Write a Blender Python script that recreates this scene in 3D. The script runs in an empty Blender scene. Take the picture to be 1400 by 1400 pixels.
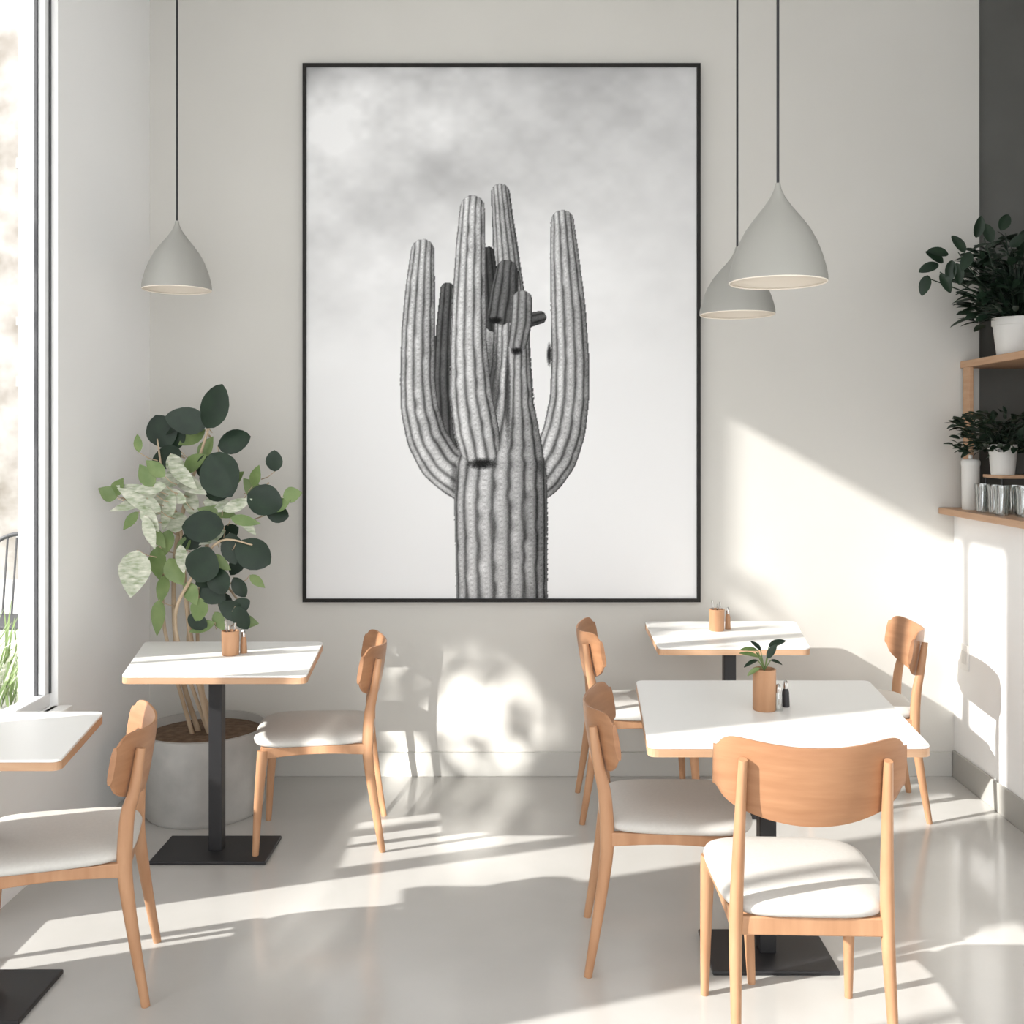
import bpy, math, random
import numpy as np
from mathutils import Vector, Matrix
random.seed(7)
S = bpy.context.scene
COL = S.collection
CH = 1.6      # eye height
F = 1425.0    # focal length in px
def P(px, py, y):            # design helper: photo measurement -> metres at depth y
    return Vector(((px-720)*y/F, y, CH-(py-600)*y/F))

# ------------------------------------------------------------ materials
def mat(name, col, rough=0.5, metal=0.0, noise=None, col2=None, scale=5, stretch=(1,1,1), bump=0.0, spec=0.5, coat=0, trans=0, detail=6):
    m = bpy.data.materials.new(name); m.use_nodes = True
    nt = m.node_tree; b = nt.nodes['Principled BSDF']
    b.inputs['Base Color'].default_value = (*col, 1)
    b.inputs['Roughness'].default_value = rough
    b.inputs['Metallic'].default_value = metal
    b.inputs['Specular IOR Level'].default_value = spec
    if coat: b.inputs['Coat Weight'].default_value = coat
    if trans: b.inputs['Transmission Weight'].default_value = trans
    if col2 is not None or bump:
        tc = nt.nodes.new('ShaderNodeTexCoord'); mp = nt.nodes.new('ShaderNodeMapping')
        mp.inputs['Scale'].default_value = stretch
        n = nt.nodes.new('ShaderNodeTexNoise'); n.inputs['Scale'].default_value = scale
        n.inputs['Detail'].default_value = detail
        nt.links.new(tc.outputs['Object'], mp.inputs[0]); nt.links.new(mp.outputs[0], n.inputs[0])
        if col2 is not None:
            r = nt.nodes.new('ShaderNodeValToRGB')
            r.color_ramp.elements[0].position = 0.3; r.color_ramp.elements[1].position = 0.7
            r.color_ramp.elements[0].color = (*col, 1); r.color_ramp.elements[1].color = (*col2, 1)
            nt.links.new(n.outputs['Fac'], r.inputs[0]); nt.links.new(r.outputs[0], b.inputs['Base Color'])
        if bump:
            bp = nt.nodes.new('ShaderNodeBump'); bp.inputs['Strength'].default_value = bump; bp.inputs['Distance'].default_value = 0.01
            nt.links.new(n.outputs['Fac'], bp.inputs['Height']); nt.links.new(bp.outputs[0], b.inputs['Normal'])
    return m
M = {}
M['wall'] = mat('plaster_wall', (0.635,0.62,0.58), 0.9, col2=(0.675,0.66,0.62), scale=1.2, bump=0.05, spec=0.2)
M['wallw'] = mat('plaster_white', (0.91,0.91,0.90), 0.9, col2=(0.93,0.93,0.92), scale=1.5, spec=0.2)
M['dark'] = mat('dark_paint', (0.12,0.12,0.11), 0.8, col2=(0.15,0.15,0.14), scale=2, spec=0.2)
M['ceil'] = mat('ceiling_paint', (0.80,0.80,0.79), 0.9, spec=0.2)
M['floor'] = mat('polished_concrete', (0.485,0.475,0.45), 0.15, col2=(0.565,0.555,0.53), scale=1.6, bump=0.02, spec=0.7)
M['base'] = mat('baseboard_paint', (0.58,0.57,0.535), 0.6)
M['based'] = mat('baseboard_grey', (0.42,0.41,0.38), 0.6)
M['wood'] = mat('oak_wood', (0.40,0.205,0.105), 0.42, col2=(0.52,0.295,0.165), scale=4, stretch=(6,6,1.0), spec=0.4)
M['woodh'] = mat('oak_wood_panel', (0.34,0.165,0.082), 0.4, col2=(0.43,0.225,0.118), scale=5, stretch=(2,1,9), spec=0.4)
M['ply'] = mat('table_edge_wood', (0.50,0.29,0.165), 0.5, col2=(0.58,0.37,0.23), scale=4, stretch=(1,1,12))
M['lam'] = mat('white_laminate', (0.86,0.85,0.82), 0.35, spec=0.4)
M['pad'] = mat('seat_fabric', (0.59,0.575,0.54), 0.8, col2=(0.62,0.605,0.57), scale=120, bump=0.04, spec=0.25)
M['blk'] = mat('black_metal', (0.018,0.018,0.02), 0.45)
M['frame'] = mat('black_frame', (0.012,0.011,0.010), 0.5, col2=(0.02,0.018,0.016), scale=30, spec=.25)
M['lamp'] = mat('pendant_enamel', (0.36,0.355,0.325), 0.55)
M['lampin'] = mat('pendant_inner', (0.90,0.83,0.73), 0.6)
M['conc'] = mat('planter_concrete', (0.42,0.415,0.395), 0.9, col2=(0.52,0.515,0.49), scale=9, bump=0.15)
M['soil'] = mat('soil', (0.10,0.06,0.035), 0.95, col2=(0.20,0.13,0.08), scale=30, bump=0.5)
M['leafd'] = mat('leaf_dark', (0.010,0.022,0.013), 0.42, col2=(0.020,0.040,0.022), scale=14, spec=.35)
M['leafm'] = mat('leaf_mid', (0.11,0.18,0.05), 0.45, col2=(0.20,0.27,0.10), scale=14)
M['leafl'] = mat('leaf_pale', (0.68,0.68,0.58), 0.5, col2=(0.24,0.30,0.17), scale=26, stretch=(1,1,3))
M['bark'] = mat('plant_bark', (0.42,0.31,0.20), 0.8, col2=(0.60,0.48,0.34), scale=20, stretch=(1,1,.3))
M['potw'] = mat('white_ceramic', (0.72,0.71,0.68), 0.4)
M['winf'] = mat('window_frame_white', (0.84,0.85,0.85), 0.45)
M['wind'] = mat('window_gasket_dark', (0.06,0.06,0.065), 0.5)
M['steel'] = mat('steel', (0.55,0.54,0.52), 0.25, metal=1)
M['pave'] = mat('pavement', (0.40,0.40,0.39), 0.9, col2=(0.48,0.47,0.46), scale=3)
M['fac'] = mat('facade_stone', (0.20,0.175,0.145), 0.9, col2=(0.46,0.44,0.41), scale=2.6, detail=14)
M['facw'] = mat('facade_window_dark', (0.10,0.105,0.11), 0.3)
M['facl'] = mat('facade_trim_pale', (0.40,0.40,0.39), 0.8)
def thin_glass(name, f=0.07, tint=(1,1,1)):
    m = bpy.data.materials.new(name); m.use_nodes = True; nt = m.node_tree
    nt.nodes.remove(nt.nodes['Principled BSDF'])
    o = nt.nodes['Material Output']; t = nt.nodes.new('ShaderNodeBsdfTransparent'); g = nt.nodes.new('ShaderNodeBsdfGlossy')
    t.inputs[0].default_value = (*tint,1)
    g.inputs['Roughness'].default_value = 0.02; mx = nt.nodes.new('ShaderNodeMixShader'); mx.inputs[0].default_value = f
    nt.links.new(t.outputs[0], mx.inputs[1]); nt.links.new(g.outputs[0], mx.inputs[2]); nt.links.new(mx.outputs[0], o.inputs[0])
    return m
M['glass'] = thin_glass('window_glass', 0.05)
M['tumb'] = thin_glass('tumbler_glass', 0.25, (0.86,0.88,0.87))

# ------------------------------------------------------------ mesh helpers
def obj(name, verts, faces, m, parent=None, smooth=False, mi=None):
    me = bpy.data.meshes.new(name); me.from_pydata([tuple(v) for v in verts], [], faces)
    for mm in (m if isinstance(m, (list, tuple)) else [m]): me.materials.append(mm)
    if smooth: me.polygons.foreach_set('use_smooth', [True]*len(me.polygons))
    if mi: me.polygons.foreach_set('material_index', mi)
    me.update(); o = bpy.data.objects.new(name, me); COL.objects.link(o)
    if parent: o.parent = parent
    return o
def empty(name, loc=(0,0,0), yaw=0):
    e = bpy.data.objects.new(name, None); e.location = loc; e.rotation_euler = (0,0,yaw); e.empty_display_size = .1
    COL.objects.link(e); return e
def bevel(o, w, seg=3):
    b = o.modifiers.new('bevel','BEVEL'); b.width = w; b.segments = seg; b.limit_method = 'ANGLE'; return o
def box(name, x0,x1,y0,y1,z0,z1, m, parent=None, bv=0):
    v = [(x0,y0,z0),(x1,y0,z0),(x1,y1,z0),(x0,y1,z0),(x0,y0,z1),(x1,y0,z1),(x1,y1,z1),(x0,y1,z1)]
    f = [(0,3,2,1),(4,5,6,7),(0,1,5,4),(1,2,6,5),(2,3,7,6),(3,0,4,7)]
    o = obj(name, v, f, m, parent)
    if bv: bevel(o, bv)
    return o
def prism(name, corners, z0, z1, m, parent=None, bv=0):
    n = len(corners)
    v = [(c[0],c[1],z0) for c in corners]+[(c[0],c[1],z1) for c in corners]
    f = [tuple(range(n-1,-1,-1)), tuple(range(n,2*n))]+[(i,(i+1)%n,n+(i+1)%n,n+i) for i in range(n)]
    o = obj(name, v, f, m, parent)
    if bv: bevel(o, bv)
    return o
def lathe(name, prof, m, parent=None, loc=(0,0,0), n=40, smooth=True):
    v=[]; f=[]
    for r,z in prof:
        for i in range(n):
            a=2*math.pi*i/n; v.append((loc[0]+r*math.cos(a), loc[1]+r*math.sin(a), loc[2]+z))
    for k in range(len(prof)-1):
        for i in range(n):
            j=(i+1)%n; f.append((k*n+i,k*n+j,(k+1)*n+j,(k+1)*n+i))
    o = obj(name, v, f, m, parent, smooth)
    if smooth:
        e=o.modifiers.new('es','EDGE_SPLIT'); e.split_angle=math.radians(40)
    return o
def tube_geo(pts, rad, n=10, cap=True, sq=(1,1)):
    pts=[Vector(p) for p in pts]; v=[]; f=[]
    ref=None
    for k,p in enumerate(pts):
        d=(pts[min(k+1,len(pts)-1)]-pts[max(k-1,0)]).normalized()
        if ref is None:
            ref = Vector((1,0,0)) if abs(d.x)<.8 else Vector((0,1,0))
        a=(ref-d*ref.dot(d)).normalized(); b=d.cross(a); ref=a
        r=rad[k] if isinstance(rad,(list,tuple)) else rad
        for i in range(n):
            t=2*math.pi*i/n; v.append(p+a*math.cos(t)*r*sq[0]+b*math.sin(t)*r*sq[1])
    for k in range(len(pts)-1):
        for i in range(n):
            j=(i+1)%n; f.append((k*n+i,k*n+j,(k+1)*n+j,(k+1)*n+i))
    if cap:
        f.append(tuple(range(n-1,-1,-1))); L=(len(pts)-1)*n; f.append(tuple(range(L,L+n)))
    return v,f
def smoothpath(pts, rads, n=6):
    P_=[Vector(p) for p in pts]; out=[]; ro=[]
    for i in range(len(P_)-1):
        p0=P_[max(i-1,0)];p1=P_[i];p2=P_[i+1];p3=P_[min(i+2,len(P_)-1)]
        for k in range(n):
            t=k/n; out.append(0.5*((2*p1)+(p2-p0)*t+(2*p0-5*p1+4*p2-p3)*t*t+(3*p1-p0-3*p2+p3)*t**3))
            ro.append(rads[i]*(1-t)+rads[i+1]*t)
    out.append(P_[-1]); ro.append(rads[-1]); return out,ro
def tube(name, pts, rad, m, parent=None, n=10, sq=(1,1), sm=0):
    if sm:
        if not isinstance(rad,(list,tuple)): rad=[rad]*len(pts)
        pts,rad=smoothpath(pts,rad,sm)
    v,f=tube_geo(pts,rad,n,True,sq); o=obj(name,v,f,m,parent,True)
    e=o.modifiers.new('es','EDGE_SPLIT'); e.split_angle=math.radians(50); return o

# ------------------------------------------------------------ room shell
XL, XR, YB, YF, ZC = -1.79, 2.03, 4.95, -1.6, 3.70
T=.15
box('floor', XL-.2, 3.0, YF, YB+.2, -.1, 0, M['floor'])
box('ceiling', XL-.2, 3.0, YF, YB+.2, ZC, ZC+.15, M['ceil'])
box('wall_back', XL-.2, 2.15, YB, YB+.2, 0, ZC, M['wall'])
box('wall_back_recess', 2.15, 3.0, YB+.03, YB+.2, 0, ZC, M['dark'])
box('wall_right_lower', XR, 3.0, YF, YB+.03, 0, 1.245, M['wallw'])
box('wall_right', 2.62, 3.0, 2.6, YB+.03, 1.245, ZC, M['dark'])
box('wall_right_front', 2.55, 3.0, YF, 2.6, 1.245, ZC, M['wallw'])
box('baseboard_back', XL, XR-.014, YB-.014, YB, 0, .115, M['base'], bv=.003)
box('baseboard_right', XR-.014, XR, YF, YB-.014, 0, .125, M['based'], bv=.003)
# left wall
WH = 3.34
wl = empty('wall_left')
def wl_box(n, y0,y1,z0,z1): box(n, XL-T, XL, y0,y1,z0,z1, M['wallw'], wl)
SILL=.58
wl_box('pier_corner', 3.98, YB, 0, ZC)
wl_box('sill_wall_back', 3.42, 3.98, 0, SILL)
wl_box('sill_wall_mid', YF, 3.42, 0, .08)
wl_box('header', YF, 3.98, WH, ZC)
wl_box('pier_a', 2.25, 2.98, .08, WH)
wl_box('pier_b', YF, 1.30, .08, WH)
def window(name, y0, y1, mull, sill):
    w=empty(name)
    x0,x1=XL-.09,XL-.03
    box('frame_bottom',x0,x1,y0,y1,sill,sill+.05,M['winf'],w,.004)
    box('frame_top',x0,x1,y0,y1,WH-.05,WH,M['winf'],w,.004)
    box('frame_side',x0,x1,y0,y0+.04,sill+.05,WH-.05,M['winf'],w,.004)
    box('frame_side',x0,x1,y1-.04,y1,sill+.05,WH-.05,M['winf'],w,.004)
    for q in (y0+.04,y1-.05):
        box('gasket',XL-.068,XL-.056,q,q+.010,sill+.05,WH-.05,M['wind'],w)
    box('gasket',x1-.001,x1+.006,y1-.012,y1-.001,sill+.05,WH-.05,M['wind'],w)
    for q in mull:
        box('mullion',x0,x1,q-.02,q+.02,sill+.05,WH-.05,M['winf'],w,.004)
    box('glass_pane',XL-.064,XL-.060,y0+.04,y1-.04,sill+.05,WH-.05,M['glass'],w)
window('window_1', 3.42, 3.98, [], SILL)
window('window_2', 2.98, 3.42, [], .08)
window('window_3', 1.30, 2.25, [1.8], .08)
box('window_sill', XL-.02, XL+.05, 3.42, 4.0, SILL-.03, SILL, M['lam'], bv=.004)

# ------------------------------------------------------------ exterior
box('pavement_ground', -16, XL-.2, YF-4, 14, -.14, -.02, M['pave'])
sb=empty('street_building')
box('facade',-16,-2.6,12.0,12.6,-.02,8,M['fac'],sb)
for i in range(6):
    x=-3.6-i*1.7
    for z in (.5,3.0):
        box('facade_window',x-.45,x+.45,11.97,12.0,z,z+1.7,M['facw'],sb)
        box('facade_window_trim',x-.55,x+.55,11.94,11.97,z-.1,z,M['facl'],sb)
        box('facade_window_trim',x-.03,x+.03,11.95,11.97,z,z+1.7,M['facl'],sb)
        box('facade_window_trim',x-.55,x+.55,11.94,11.97,z+1.7,z+1.82,M['facl'],sb)

# ------------------------------------------------------------ cactus print
def cactus_print():
    W,H=546,736; x0,y0=416.5,89.5
    w_px,h_px=540.0,732.0
    xs=x0+np.arange(W)/(W-1)*(955.5-x0); ys=y0+np.arange(H)/(H-1)*(820.5-y0)
    X,Y=np.meshgrid(xs,ys)
    rng=np.random.RandomState(3)
    def vnoise(sx,sy):
        gx=int(w_px/sx)+3; gy=int(h_px/sy)+3; g=rng.rand(gy,gx)
        fx=(X-x0)/sx; fy=(Y-y0)/sy; ix=fx.astype(int); iy=fy.astype(int); tx=fx-ix; ty=fy-iy
        tx=tx*tx*(3-2*tx); ty=ty*ty*(3-2*ty)
        return (g[iy,ix]*(1-tx)+g[iy,ix+1]*tx)*(1-ty)+(g[iy+1,ix]*(1-tx)+g[iy+1,ix+1]*tx)*ty
    n=sum(vnoise(s*1.3,s)*a for s,a in ((150,.38),(70,.27),(34,.18),(16,.11),(8,.06)))
    t=np.clip((Y-90)/330,0,1); t2=np.clip((X-416)/540,0,1)
    base=0.80+0.14*t**.8
    amp=(1-np.clip((Y-100)/420,0,1))*(1.0-.6*t2)
    img=base+(n-.5)*0.75*amp
    blob=np.exp(-(((X-470)/55)**2+((Y-170)/60)**2))*0.08+np.exp(-(((X-590)/90)**2+((Y-190)/40)**2))*0.07
    dk=np.exp(-(((X-500)/110)**2+((Y-290)/40)**2))*0.05+np.exp(-(((X-560)/300)**2+((Y-90)/30)**2))*0.07
    img=np.clip(img+blob-dk,0,0.955); img=np.maximum(img,.64)
    fine=rng.rand(H,W)
    coarse=vnoise(9,14)
    def arm(pts, tone=1.0, ribs=9, rough=.10, edge=.66):
        nonlocal img
        tone*=1.06
        p=np.array(pts,float); seg=np.hypot(np.diff(p[:,0]),np.diff(p[:,1])); s=np.r_[0,np.cumsum(seg)]
        q=np.linspace(0,s[-1],max(60,int(s[-1]/2)))
        c=np.stack([np.interp(q,s,p[:,k]) for k in range(3)],1)
        for _ in range(14):
            c[1:-1]=.25*c[:-2]+.5*c[1:-1]+.25*c[2:]
        m=c[:,2].max()+3
        sel=(X>c[:,0].min()-m)&(X<c[:,0].max()+m)&(Y>c[:,1].min()-m)&(Y<c[:,1].max()+m)
        xi=X[sel]; yi=Y[sel]
        best=np.full(xi.shape,9.0); uu=np.zeros(xi.shape); ss=np.zeros(xi.shape)
        tg=np.gradient(c[:,:2],axis=0); tg/=np.linalg.norm(tg,axis=1)[:,None]+1e-9
        for k in range(len(c)):
            dx=xi-c[k,0]; dy=yi-c[k,1]; d=np.hypot(dx,dy)/c[k,2]
            u=(dx*(-tg[k,1])+dy*tg[k,0])/c[k,2]
            b=d<best; best[b]=d[b]; uu[b]=u[b]; ss[b]=q[k]
        uu=np.clip(-uu,-.999,.999)
        ang=np.arcsin(uu)+.07*(coarse[sel]-.5)
        bumpy=.018*np.sin(ang*ribs*2)+.006*np.sin(ss*.9)
        inside=best<1+bumpy
        rib=np.cos(ang*ribs*2)
        shade=.655-0.12*uu-.22*np.abs(uu)**4
        val=shade*(1+0.17*rib)
        dots=np.clip(np.sin(ss*.85+2.1*np.floor(ang*ribs/np.pi+.5)),0,1)*np.clip((rib-.6)/.4,0,1)
        val=val-dots*.12-np.clip(-rib-.5,0,1)*.36
        val=val+(fine[sel]-.5)*rough*1.3+(coarse[sel]-.5)*.12
        val=np.where(best>.95,val*edge+.12,val)
        val=np.clip(val*tone,.04,.93)
        cur=img[sel]; cur[inside]=val[inside]; img[sel]=cur
    def blotch(cx,cy,rx,ry,v,k=1.0):
        nonlocal img
        d=((X-cx)/rx)**2+((Y-cy)/ry)**2+(fine-.5)*.3; a=np.clip(1.1*(1-d),0,1)*k
        img=img*(1-a)+v*a
    arm([(612,396,10),(608,450,12),(606,520,13),(610,600,14),(618,650,14)],.48,4)
    arm([(684,264,13),(687,300,15),(692,350,18),(696,400,20),(698,440,22)],.92,7)
    arm([(668,345,8),(672,400,12),(676,440,14)],.34,4)
    arm([(578,343,16),(575,390,20),(572,450,23),(571,520,24),(574,560,26),(584,600,28),(603,632,30),(628,652,30),(650,668,26)],1.03,6)
    arm([(769,303,16),(772,350,20),(777,420,24),(780,490,26),(779,545,27),(772,590,29),(760,625,30),(742,650,30),(725,668,24)],1.0,6)
    blotch(751,485,4,18,.15)
    arm([(696,380,18),(699,440,24),(699,500,27),(696,560,35),(690,605,50),(685,645,62),(684,690,64),(685,760,63),(686,870,62)],.97,9)
    blotch(672,520,14,95,.20,.75); blotch(694,540,5,75,.16,.75)
    arm([(738,434,9),(722,438,10)],.45,3)
    arm([(693,370,15),(690,400,19),(686,425,19)],.55,5)
    blotch(678,438,11,6,.07)
    arm([(714,411,14),(713,440,15),(708,468,13)],.80,4)
    blotch(706,480,9,6,.09)
    arm([(646,284,17),(644,330,20),(642,400,23),(641,470,25),(644,540,29),(652,590,31),(655,606,29)],1.07,6)
    blotch(659,634,22,9,.07,.95)
    blotch(741,640,8,18,.2,.6); blotch(621,655,6,26,.2,.5)
    img=np.clip(img,.02,.955)
    lin=np.where(img<=.04045,img/12.92,((img+.055)/1.055)**2.4)
    Yp=4.922; k=Yp/F
    V=np.zeros((H*W,3),np.float32); V[:,0]=((X-720)*k).ravel(); V[:,1]=Yp; V[:,2]=(CH-(Y-600)*k).ravel()
    idx=np.arange(H*W).reshape(H,W)
    Fq=np.stack([idx[1:,:-1],idx[1:,1:],idx[:-1,1:],idx[:-1,:-1]],-1).reshape(-1,4).astype(np.int32)
    me=bpy.data.meshes.new('print'); me.vertices.add(len(V)); me.vertices.foreach_set('co',V.ravel())
    me.loops.add(Fq.size); me.loops.foreach_set('vertex_index',Fq.ravel())
    me.polygons.add(len(Fq)); me.polygons.foreach_set('loop_start',np.arange(0,Fq.size,4,dtype=np.int32))
    me.update(calc_edges=True)
    ca=me.color_attributes.new('ink','FLOAT_COLOR','POINT')
    C=np.ones((H*W,4),np.float32); C[:,:3]=lin.ravel()[:,None]; ca.data.foreach_set('color',C.ravel())
    m=bpy.data.materials.new('printed_paper'); m.use_nodes=True; nt=m.node_tree; b=nt.nodes['Principled BSDF']
    a=nt.nodes.new('ShaderNodeAttribute'); a.attribute_name='ink'; nt.links.new(a.outputs['Color'],b.inputs['Base Color'])
    b.inputs['Roughness'].default_value=.8; b.inputs['Specular IOR Level'].default_value=.15
    me.materials.append(m)
    o=bpy.data.objects.new('print',me); COL.objects.link(o); return o
art=empty('framed_cactus_print')
pr=cactus_print(); pr.parent=art
a0=P(413.5,86,4.91); a1=P(958,823.5,4.91); fw=.017
box('backing',a0.x+.004,a1.x-.004,4.926,YB-.001,a1.z+.004,a0.z-.004,M['blk'],art)
box('frame_left',a0.x,a0.x+fw,4.91,YB-.002,a1.z,a0.z,M['frame'],art)
box('frame_right',a1.x-fw,a1.x,4.91,YB-.002,a1.z,a0.z,M['frame'],art)
box('frame_top',a0.x+fw,a1.x-fw,4.91,YB-.002,a0.z-fw,a0.z,M['frame'],art)
box('frame_bottom',a0.x+fw,a1.x-fw,4.91,YB-.002,a1.z,a1.z+fw,M['frame'],art)

# ------------------------------------------------------------ pendant lamps
def pendant(px,py_rim,y,R,hh):
    c=P(px,py_rim,y); e=empty('pendant_lamp',(c.x,c.y,c.z))
    prof=[(1.0,0),(.995,.06),(.96,.15),(.89,.27),(.79,.40),(.65,.53),(.47,.65),(.29,.76),(.15,.86),(.075,.94),(.05,1.0),(.02,1.01)]
    lathe('shade',[(r*R,z*hh) for r,z in prof],M['lamp'],e,n=64)
    lathe('shade_inner',[((r-.012)*R,z*hh-.001) for r,z in prof[:9]]+[(0,.84*hh)],M['lampin'],e,n=64)
    lathe('rim',[(R,0),(R*.985,-.003),(R*.965,0),(R*.98,.004)],M['lampin'],e,n=64)
    lathe('bulb',[(.0,.03),(.02,.035),(.03,.055),(.026,.08),(.014,.10),(.014,.14),(0,.15)],M['lampin'],e,n=20)
    tube('cord',[(0,0,hh),(0,0,ZC-c.z-.015)],.0045,M['blk'],e,8)
    lathe('ceiling_rose',[(0,ZC-c.z-.025),(.05,ZC-c.z-.022),(.055,ZC-c.z)],M['blk'],e,n=24)
pendant(242,396,4.34,.14,.285)
pendant(1063.5,386,3.22,.15,.305)
pendant(1008,430,4.19,.15,.27)

# ------------------------------------------------------------ tables
def table(near,far,foot,plate,name='cafe_table'):
    cx,cy=foot; e=empty(name,(cx,cy,0))
    c=[(near[0]-cx,near[2]-cy),(near[1]-cx,near[2]-cy),(far[1]-cx,far[2]-cy),(far[0]-cx,far[2]-cy)]
    def rc(s,r=.03):
        out=[]; n=len(c)
        for i in range(n):
            p=Vector(c[i]);a=(Vector(c[i-1])-p).normalized();b=(Vector(c[(i+1)%n])-p).normalized()
            for k in range(6):
                t=k/5; out.append(p+a*r*(1-t)**2+b*r*t**2)
        return [(q.x*s,q.y*s) for q in out]
    prism('wood_edge',rc(1.0),.720,.742,M['ply'],e)
    prism('top_surface',rc(.999),.742,.75,M['lam'],e,.002)
    box('top_bracket',-.13,.13,-.13,.13,.708,.720,M['blk'],e,.002)
    box('post',-.026,.026,-.026,.026,.012,.708,M['blk'],e,.004)
    box('base_plate',-plate[0]/2,plate[0]/2,-plate[1]/2,plate[1]/2,0,.014,M['blk'],e,.004)
    return e
table((-1.455,-.79,3.74),(-1.60,-.852,4.37),(-1.20,4.04),(.44,.26))
table((.335,1.12,2.88),(.385,1.205,3.67),(.745,3.24),(.38,.27))
table((-1.70,-1.235,2.76),(-1.73,-1.317,3.25),(-1.545,2.98),(.32,.28))
table((.536,1.155,4.24),(.55,1.255,4.86),(.88,4.53),(.40,.3))

# ------------------------------------------------------------ chairs (front = +x)
def chair(x,y,yaw,bz=-.045,sz=0.0):
    e=empty('dining_chair',(x,y,0),math.radians(yaw))
    for s in (-1,1):
        tube('rear_leg_post',[(-.255,s*.195,0),(-.228,s*.190,.16),(-.202,s*.187,.34),(-.198,s*.185,.43),(-.205,s*.182,.54),(-.222,s*.178,.68+bz),(-.240,s*.175,.80+bz)],[.0115,.015,.019,.0205,.019,.016,.0125],M['wood'],e,12,(1.05,.85),4)
        tube('front_leg',[(.225,s*.205,0),(.215,s*.203,.2),(.200,s*.200,.38),(.198,s*.199,.42+sz)],[.0115,.0165,.021,.0205],M['wood'],e,12,(1,1),3)
        v=[];n=9
        for i in range(n):
            t=i/(n-1); xx=-.20+.40*t; drop=.388+.012*math.sin(math.pi*t)+sz
            yy=s*(.187+.012*t)
            for dy,z in ((-.010,drop),(.010,drop),(.010,.431+sz),(-.010,.431+sz)): v.append((xx,yy+dy,z))
        f=[(0,1,2,3),(4*n-1,4*n-2,4*n-3,4*n-4)]
        for i in range(n-1):
            for k in range(4): f.append((4*i+k,4*i+4+k,4*i+4+(k+1)%4,4*i+(k+1)%4))
        bevel(obj('side_rail',v,f,M['wood'],e),.003,2)
    box('front_rail',.188,.208,-.19,.19,.385+sz,.431+sz,M['wood'],e,.004)
    box('rear_rail',-.208,-.188,-.178,.178,.385+sz,.431+sz,M['wood'],e,.004)
    def outline(g):
        out=[];n=48
        for i in range(n):
            a=2*math.pi*i/n; ca,sa=math.cos(a),math.sin(a); p=.46
            xx=math.copysign(abs(ca)**p,ca)*(.225+g); w=.225+g-.022*(1-xx/.225)/2-.004
            yy=math.copysign(abs(sa)**p,sa)*w
            out.append((xx+.012,yy))
        return out
    layers=[(-.012,.432),(.002,.434),(.006,.440),(.008,.448),(.004,.457),(-.012,.465),(-.045,.470),(-.10,.473),(-.17,.474)]
    v=[];n=48
    for g,z in layers: v+=[(a,b,z+sz) for a,b in outline(g)]
    f=[tuple(range(n-1,-1,-1)),tuple(range((len(layers)-1)*n,len(layers)*n))]
    for k in range(len(layers)-1):
        for i in range(n):
            j=(i+1)%n; f.append((k*n+i,k*n+j,(k+1)*n+j,(k+1)*n+i))
    obj('seat_cushion',v,f,M['pad'],e,True)
    nu,nv=41,11; v=[];f=[]
    for layer in (0,1):
        for i in range(nu):
            s=-math.cos(math.pi*i/(nu-1)); q=max(1-abs(s)**12,0)**.5
            q=max(q,.6)
            zc=.748+bz+.016*s*s; up=.088+.008*s*s; dn=.112-.036*s*s
            for j in range(nv):
                t=-1+2*j/(nv-1)
                z=zc+(up if t>0 else dn)*t*q
                lean=-(z-.66-bz)*.16
                th=.008*(1-.6*abs(t)**4)
                x_=-.238+.085*s*s+lean+(th if layer else -th)
                y_=.238*s
                v.append((x_,y_,z))
    A=nu*nv
    for i in range(nu-1):
        for j in range(nv-1):
            a=i*nv+j; f.append((a,a+1,a+nv+1,a+nv)); b=A+a; f.append((b,b+nv,b+nv+1,b+1))
    for i in range(nu-1):
        a=i*nv; f.append((a,a+nv,A+a+nv,A+a)); a=i*nv+nv-1; f.append((a,A+a,A+a+nv,a+nv))
    for j in range(nv-1):
        a=j; f.append((a,A+a,A+a+1,a+1)); a=(nu-1)*nv+j; f.append((a,a+1,A+a+1,A+a))
    o=obj('backrest',v,f,M['woodh'],e,True)
    es=o.modifiers.new('es','EDGE_SPLIT'); es.split_angle=math.radians(45)
    return e
chair(.71,2.77,88,.02,-.008)
chair(.447,3.28,-3,-.06)
chair(-.835,4.20,187,-.055,-.01)
chair(-1.37,3.06,195,-.075,-.02)
chair(.485,4.52,0,-.055)
chair(1.45,4.56,172,-.05)

# ------------------------------------------------------------ leaves
class Leaves:
    def __init__(s): s.v=[];s.f=[];s.mi=[]
    def leaf(s,base,d,nrm,L,W,m=0,fold=.25,curl=.15,blunt=.9,pw=.62):
        d=Vector(d).normalized(); nrm=Vector(nrm); side=d.cross(nrm)
        if side.length<1e-3: side=d.cross(Vector((.3,.5,.8)))
        side.normalize(); nrm=side.cross(d).normalized(); base=Vector(base)
        us=[0,.08,.2,.35,.5,.65,.8,.92,1.0]; vs=[-1,-.5,0,.5,1]; o=len(s.v)
        for u in us:
            w=max(math.sin(math.pi*u**blunt),0)**pw*W/2 if 0<u<1 else .0008
            for q in vs:
                s.v.append(base+d*L*u+side*w*q+nrm*(fold*abs(q)*w-curl*L*u*u))
        for i in range(len(us)-1):
            for j in range(4):
                a=o+i*5+j; s.f.append((a,a+1,a+6,a+5)); s.mi.append(m)
    def build(s,name,mats,parent):
        return obj(name,s.v,s.f,mats,parent,True,s.mi)
def rnd(a,b): return random.uniform(a,b)

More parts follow.
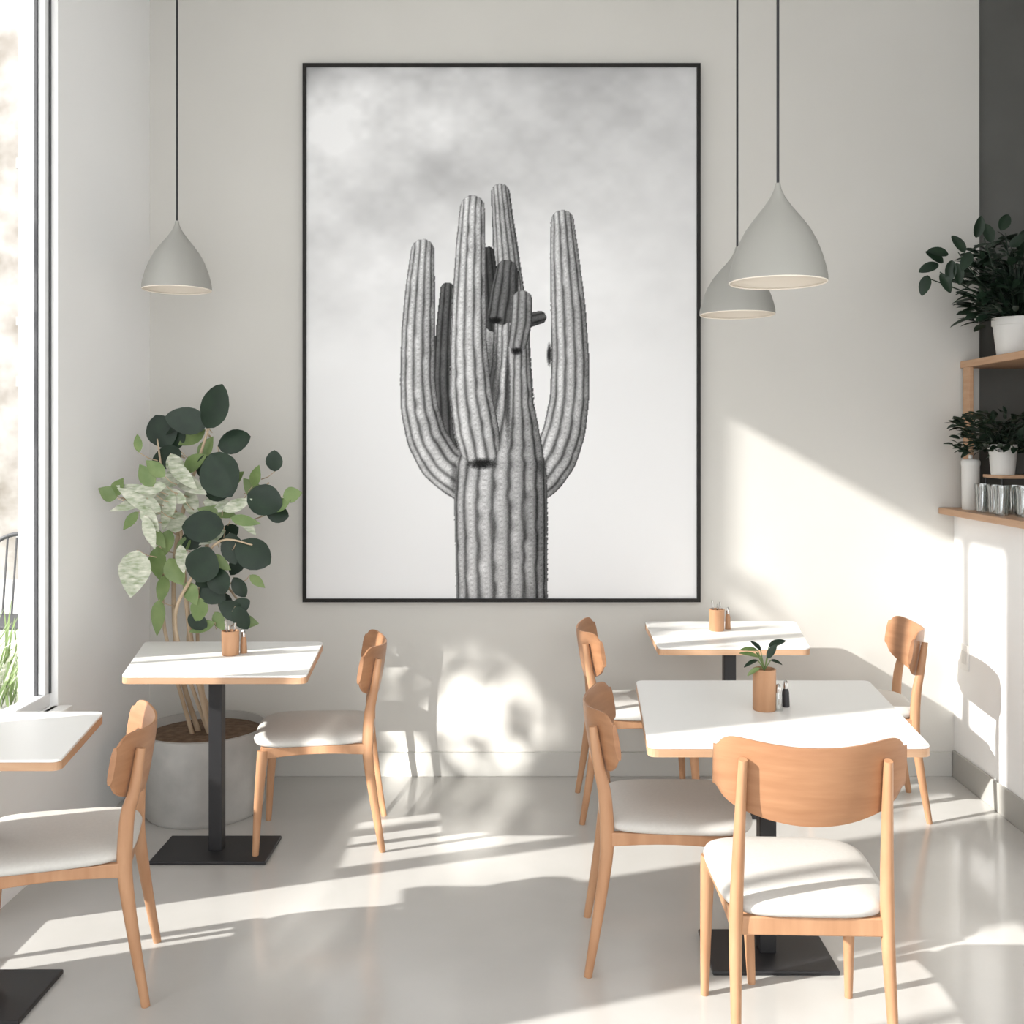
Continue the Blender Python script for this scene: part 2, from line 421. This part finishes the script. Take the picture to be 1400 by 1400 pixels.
pl=empty('rubber_plant')
pc=Vector((-1.39,4.50,0))
lathe('planter',[(0,.0),(.235,.0),(.25,.02),(.268,.345),(.270,.36),(.255,.362),(.248,.32),(0,.32)],M['conc'],pl,pc,64)
lathe('soil',[(0,.335),(.15,.337),(.250,.328)],M['soil'],pl,pc,40)
def stem(pts,rads,name='stem'):
    tube(name,pts,rads,M['bark'],pl,8,(1,1),5); 
root=lambda dx,dy:(pc.x+dx,pc.y+dy,.32)
stem([root(-.03,.02),P(243,900,4.47),P(238,780,4.46),P(250,700,4.46),P(268,640,4.45),P(290,570,4.46)],[.012,.011,.010,.009,.007,.004])
stem([root(.03,-.02),P(262,880,4.42),P(252,790,4.42),P(246,720,4.44),P(225,660,4.44),P(215,600,4.46)],[.012,.011,.010,.008,.006,.003])
stem([root(.05,.04),P(258,890,4.5),P(275,800,4.5),P(290,720,4.5),P(330,690,4.48),P(368,660,4.46)],[.011,.010,.009,.008,.006,.003])
stem([root(-.04,-.03),P(225,860,4.44),P(222,760,4.42),P(200,700,4.36),P(165,680,4.30)],[.010,.008,.007,.005,.003])
stem([root(.0,.05),P(270,860,4.5),P(300,800,4.5),P(325,820,4.46),P(345,850,4.44)],[.010,.008,.006,.004,.003])
stem([root(.02,.0),P(240,860,4.38),P(262,790,4.38),P(300,740,4.36),P(345,745,4.36)],[.009,.008,.007,.005,.003])
LV=Leaves()
big=[(292,555,62,44,70,0,4.42),(254,575,54,34,170,0,4.44),(221,590,46,38,110,0,4.48),(319,602,44,36,20,0,4.42),(303,650,66,54,-60,0,4.36),
(228,625,40,32,200,0,4.46),(277,720,56,40,180,0,4.36),(277,772,50,44,-110,0,4.34),(346,757,52,40,-30,0,4.36),(375,630,28,22,90,0,4.42),
(362,684,48,40,-20,0,4.38),(318,750,42,28,-80,0,4.40),(345,668,36,20,130,1,4.44),(380,703,34,22,-10,0,4.42),(268,632,40,22,30,1,4.44),
(262,598,40,24,210,1,4.50),(183,785,62,40,-95,2,4.36),(190,683,62,22,150,2,4.38),(218,690,60,26,-140,2,4.36),(233,655,50,26,-160,2,4.36),
(262,663,50,22,-30,2,4.38),(147,674,26,20,150,1,4.40),(162,665,26,18,60,1,4.42),(188,606,24,12,95,1,4.42),(400,676,26,20,10,1,4.40),(206,710,40,20,-60,2,4.40),
(240,715,34,26,190,2,4.40),(216,770,44,24,-85,1,4.40),(240,782,40,26,-60,1,4.38),(216,845,48,18,-95,1,4.38),(290,812,38,26,-20,0,4.38),
(272,835,34,22,-100,1,4.38),(300,795,36,30,-70,0,4.36),(327,803,30,18,-60,0,4.4),(318,835,40,24,-30,0,4.38),(338,850,30,18,-10,1,4.38),(276,858,34,16,-160,1,4.38),
(330,828,26,20,30,0,4.38),(305,700,38,16,-20,1,4.42),(340,720,30,12,-50,2,4.4),(250,748,32,16,-120,1,4.42),(200,650,34,20,120,1,4.46),(300,690,44,20,-10,2,4.42),
(262,690,40,20,-70,2,4.42),(325,770,36,20,-120,0,4.44),(212,640,34,18,140,1,4.44),(282,612,34,20,60,1,4.48),(228,742,34,18,-100,1,4.4),(352,795,26,12,-40,1,4.4),
(178,712,30,14,-130,1,4.4),(240,600,34,24,60,0,4.5),(308,825,26,18,-90,0,4.42),(282,640,36,26,100,0,4.44),
(232,580,36,26,40,0,4.5),(300,670,40,28,200,0,4.42),(262,740,30,22,-20,0,4.42),(312,730,34,24,30,0,4.44),(240,640,40,22,-70,2,4.38),(205,668,40,18,190,2,4.34),(285,700,30,16,160,1,4.4),(300,850,28,16,-60,1,4.4),
(185,670,52,16,165,2,4.3),(175,690,50,15,200,2,4.3),(228,700,54,18,-110,2,4.32),(205,728,46,16,-75,2,4.32),(250,650,52,18,-45,2,4.34),(325,690,44,16,20,2,4.38),(335,712,40,14,-10,1,4.38),(350,650,30,16,70,1,4.4),(322,655,32,16,40,1,4.4),
(222,806,38,18,-100,1,4.38),(262,812,34,20,-60,1,4.38),(248,765,38,18,-80,2,4.36),(300,770,34,18,-30,1,4.38),(385,690,30,18,30,1,4.4),(290,735,40,16,-150,2,4.38),(215,735,34,16,-50,1,4.38),(236,676,40,16,150,2,4.33),(270,850,30,20,-30,0,4.38),(330,845,34,22,-60,0,4.36),(284,790,36,26,-150,0,4.4)]
pet=[]
for (px,py,L,W,a,m_,y) in big:
    if px<215: y=min(y,4.26)
    a=math.radians(a); k=y/F; d=Vector((math.cos(a),rnd(-.25,.1),math.sin(a))); Lm=L*k*1.05; Wm=W*k*1.12
    c=P(px,py,y); base=c-d*Lm*.5
    nr=Vector((rnd(-.35,.15),-1,rnd(.1,.6)))
    LV.leaf(base,d,nr,Lm,Wm,m_,fold=rnd(-.1,.25),curl=rnd(-.05,.15),blunt=rnd(.85,1.05) if m_==0 else rnd(.7,.85),pw=.62 if m_==0 else .9)
    q=base+Vector((( -1.35-base.x)*.25,.05,-.035)); v,f=tube_geo([q,(q+base)/2+Vector((0,0,-.006)),base],[.0025,.002,.0018],5)
    pet.append((v,f))
LV.build('leaves',[M['leafd'],M['leafm'],M['leafl']],pl)
vv=[];ff=[]
for v,f in pet:
    o=len(vv); vv+=v; ff+=[tuple(i+o for i in q) for q in f]
obj('petioles',vv,ff,M['bark'],pl,True)

# ------------------------------------------------------------ table-top items
def utensil_cup(px,y,zt=.75):
    c=Vector(((px-720)*y/F,y,zt)); e=empty('utensil_cup',c)
    lathe('cup',[(0,0),(.030,0),(.033,.004),(.034,.095),(.031,.096),(.029,.02),(0,.02)],M['wood'],e,n=28)
    for i,(dx,dy,h) in enumerate(((.01,.005,.125),(-.012,0,.135),(.0,-.012,.12))):
        tube('utensil',[(dx*.6,dy*.6,.022),(dx*1.7,dy*1.7,h)],[.003,.0045],M['steel'],e,6)
    return e
def shaker(px,y,h,r,m_,name):
    e=empty(name,((px-720)*y/F,y,.75))
    lathe('body',[(0,0),(r,0),(r,.004),(r*.85,h*.55),(r*.6,h*.66),(r*.6,h*.7)],m_,e,n=20)
    lathe('cap',[(r*.68,h*.68),(r*.7,h*.82),(r*.45,h*.95),(0,h)],M['steel'],e,n=20)
utensil_cup(315,4.10); shaker(333,4.14,.095,.014,M['wood'],'pepper_grinder')
utensil_cup(980,4.62); shaker(995,4.66,.10,.013,M['wood'],'pepper_grinder')
vs_=empty('bud_vase',((1045-720)*3.27/F,3.27,.75))
lathe('vase',[(0,0),(.034,0),(.036,.004),(.036,.128),(.032,.130),(.030,.03),(0,.03)],M['wood'],vs_,n=28)
lv=Leaves()
for a,L,W,t in ((160,.055,.02,.05),(150,.06,.02,.03),(35,.06,.026,.06),(70,.05,.024,.03),(190,.05,.018,.02),(120,.04,.02,.05),(-10,.04,.016,.02),(100,.05,.02,.0),(205,.045,.018,.0)):
    a=math.radians(a); b=Vector((math.cos(a)*.02,rnd(-.02,.02),.135+t)); d=Vector((math.cos(a),rnd(-.4,.4),math.sin(a)*.8))
    lv.leaf(b,d,(rnd(-.4,.4),-.6,1),L,W,0 if random.random()<.6 else 1,curl=.3)
    tube('sprig_stem',[(0,0,.04),(0,0,.125),b],.0018,M['leafm'],vs_,5)
lv.build('sprig_leaves',[M['leafd'],M['leafm']],vs_)
shaker(1064,3.26,.085,.014,M['tumb'],'salt_shaker'); shaker(1074,3.31,.085,.013,M['blk'],'pepper_shaker')

# ------------------------------------------------------------ shelving
sh=empty('shelf_unit')
box('lower_shelf',1.955,2.62,3.0,YB-.001,1.245,1.275,M['ply'],sh,.003)
box('upper_shelf',2.06,2.62,3.0,YB+.029,1.935,1.968,M['ply'],sh,.003)
box('side_panel',2.06,2.08,YB-.10,YB-.03,1.275,1.935,M['ply'],sh,.002)
def pot(name,x,y,z,r,h,e=None):
    e=e or empty(name,(x,y,z))
    lathe('pot',[(0,0),(r*.78,0),(r*.8,.004),(r*.95,h*.8),(r,h*.8),(r,h),(r*.92,h),(r*.88,h*.85),(0,h*.85)],M['potw'],e,n=32)
    return e
def bush(e,h,n,R,H,Lr,low=0,dark=1.0):
    l=Leaves(); st_v=[];st_f=[]
    for i in range(n):
        a=rnd(0,6.28); r=R*math.sqrt(rnd(0.02,1)); z=h+rnd(low,H)*(1-.3*(r/R)**2)
        tip=Vector((math.cos(a)*r,math.sin(a)*r*.8,z)); d=Vector((math.cos(a)+rnd(-.5,.5),math.sin(a)+rnd(-.5,.5),rnd(-.3,.9)))
        L=rnd(*Lr); l.leaf(tip,d,(rnd(-.6,.6),rnd(-1,0),1),L,L*rnd(.38,.55),0 if random.random()<dark else 1,curl=rnd(0,.4))
        if i%4==0:
            v,f=tube_geo([Vector((0,0,h*.8)),Vector((tip.x*.4,tip.y*.4,(h+z)/2+.02)),tip],[.003,.0025,.0015],5)
            o=len(st_v); st_v+=v; st_f+=[tuple(k+o for k in q) for q in f]
    l.build('leaves',[M['leafd'],M['leafm']],e); obj('stems',st_v,st_f,M['leafd'],e,True)
e=pot('potted_ficus',2.165,4.60,1.968,.105,.165); bush(e,.165,560,.215,.37,(.05,.09),low=-.02)
l=Leaves()
for px,py,a in ((1285,345,170),(1265,388,-110),(1272,365,200),(1300,368,-100),(1292,385,-60),(1338,312,80),(1312,335,120),(1322,355,-120),(1373,305,60),(1392,330,30),(1352,320,100),(1310,372,-80),(1280,352,150)):
    y=4.5; c=P(px,py,y)-Vector((2.165,4.60,1.968)); a=math.radians(a); d=Vector((math.cos(a),rnd(-.3,.3),math.sin(a)))
    l.leaf(c-d*.04,d,(rnd(-.3,.3),-1,.5),.095,.05,0,curl=.1)
l.build('outer_leaves',[M['leafd'],M['leafm']],e)
for tgt in ((1285,372),(1310,345),(1345,325),(1375,318),(1268,380)):
    c=P(*tgt,4.5)-Vector((2.165,4.60,1.968)); tube('branch',[(0,0,.13),(c.x*.4,c.y*.4,.24),c],[.005,.004,.002],M['leafd'],e,6,(1,1),5)
e=pot('potted_herb',2.12,4.64,1.275+.165,.062,.135)
bush(e,.125,420,.215,.17,(.03,.06),low=-.03)
box('herb_riser',-.05,.30,-.09,.09,-.014,0,M['ply'],e,.002)
for sx in (-.04,.29):
    for sy in (-.08,.08): tube('riser_leg',[(sx,sy,-.165),(sx,sy,-.014)],.005,M['blk'],e,8)
jar=empty('white_canister',(2.045,4.80,1.275)); lathe('body',[(0,0),(.036,0),(.038,.004),(.040,.20),(.042,.205),(.042,.222),(.036,.23),(.010,.234),(.009,.25),(0,.252)],M['potw'],jar,n=32)
def tumbler(x,y,z):
    e=empty('drinking_glass',(x,y,z))
    lathe('glass',[(0,.0),(.026,0),(.030,.09),(.034,.125),(.032,.125),(.028,.09),(.024,.008),(0,.008)],M['tumb'],e,n=24)
for i,(x,y) in enumerate(((2.03,4.52),(2.105,4.50),(2.18,4.50),(2.02,4.43),(2.095,4.41),(2.17,4.41),(2.06,4.32),(2.135,4.32),(2.02,4.62))): tumbler(x,y,1.275)
o=empty('wall_outlet'); box('cover_plate',XR-.008,XR,4.78,4.86,.53,.65,M['lam'],o,.002); box('socket',XR-.011,XR-.008,4.80,4.84,.56,.62,M['potw'],o,.001)

# ------------------------------------------------------------ outdoors
gp=empty('outdoor_grass_planter',(-2.36,4.55,-.02))
box('box',-.18,.18,-.25,.25,0,.45,M['conc'],gp,.01)
l=Leaves()
for i in range(160):
    b=Vector((rnd(-.15,.15),rnd(-.22,.22),.44)); d=Vector((rnd(-.5,.5),rnd(-.5,.5),1)); l.leaf(b,d,(rnd(-1,1),-1,.1),rnd(.15,.42),.012,1 if random.random()<.7 else 2,curl=rnd(.1,.7))
l.build('grass',[M['leafd'],M['leafm'],M['leafl']],gp)
oc=empty('outdoor_chair',(-3.3,6.6,-.02))
for x in (-.2,.2):
    for y in (-.2,.2): tube('leg',[(x*1.15,y*1.15,0),(x,y,.46)],.014,M['wind'],oc)
box('seat',-.23,.23,-.23,.23,.45,.475,M['wind'],oc,.01)
tube('back_frame',[(-.2,.2,.46),(-.23,.26,.85),(-.12,.28,.98),(.12,.28,.98),(.23,.26,.85),(.2,.2,.46)],.014,M['wind'],oc,8,(1,1),6)
for x in (-.12,-.06,0,.06,.12): tube('slat',[(x,.2,.47),(x,.27,.97)],.007,M['wind'],oc,6)
def tree(name,base,cz,R,n,Lr,trunkr=.05,flat=.7):
    e=empty(name,base); l=Leaves()
    tube('trunk',[(0,0,0),(.03,.02,cz*.4),(-.02,0,cz*.8),(0,0,cz+R*.4)],[trunkr,trunkr*.85,trunkr*.6,trunkr*.25],M['bark'],e,10,(1,1),5)
    for k in range(9):
        a=rnd(0,6.28); r=R*rnd(.5,.95); tube('branch',[(0,0,cz*.8),(math.cos(a)*r*.5,math.sin(a)*r*.5,cz),(math.cos(a)*r,math.sin(a)*r,cz+rnd(-.5,.6)*R)],[.018,.012,.005],M['bark'],e,6,(1,1),4)
    for i in range(n):
        v=Vector((rnd(-1,1),rnd(-1,1),rnd(-1,1)))
        if v.length>1: continue
        v=Vector((v.x*R,v.y*R,v.z*R*flat+cz)); L=rnd(*Lr)
        l.leaf(v,(rnd(-1,1),rnd(-1,1),rnd(-1,.5)),(rnd(-1,1),rnd(-1,1),1),L,L*.5,1)
    l.build('leaves',[M['leafd'],M['leafm']],e)
tree('dapple_tree',(-3.15,3.35,-.02),2.75,.62,150,(.09,.17),.03)  # unseen tree, added to dapple the sun on back wall and floor
tree('dapple_tree',(-1.75,-3.6,-.02),1.75,.62,540,(.09,.16),.03,1.0)  # unseen tree, added as a leaf gobo in the spot lamp's beam

# ------------------------------------------------------------ light
sd=bpy.data.lights.new('sun','SUN'); sd.energy=8.6; sd.angle=math.radians(.9); sd.color=(1,.97,.925)
so=bpy.data.objects.new('sun',sd); COL.objects.link(so)
so.rotation_euler=Vector((1,.36,-.56)).to_track_quat('-Z','Y').to_euler()
# added unseen spot lamp behind the camera, throws light flecks below the print
ld=bpy.data.lights.new('added_fleck_spot','SPOT'); ld.energy=34000; ld.color=(1,.97,.92); ld.spot_size=math.radians(3.9); ld.spot_blend=.7; ld.shadow_soft_size=.06
lo=bpy.data.objects.new('added_fleck_spot',ld); COL.objects.link(lo); lo.location=(-3.4,-11,3.2)
lo.rotation_euler=(Vector((-.36,4.95,.10))-lo.location).to_track_quat('-Z','Y').to_euler()
w=bpy.data.worlds.new('sky'); S.world=w; w.use_nodes=True
bg=w.node_tree.nodes['Background']; bg.inputs[0].default_value=(.97,.98,1,1); bg.inputs[1].default_value=2.8
try:
    S.view_settings.view_transform='Standard'; S.view_settings.look='None'; S.view_settings.exposure=0
except Exception as ex: print(ex)
cd=bpy.data.cameras.new('camera'); co=bpy.data.objects.new('camera',cd); COL.objects.link(co)
co.location=(0,0,CH); co.rotation_euler=(math.pi/2,0,0)
cd.sensor_width=36; cd.lens=36*F/1400; cd.shift_x=-20/1400; cd.shift_y=-100/1400; cd.clip_start=.05
S.camera=co
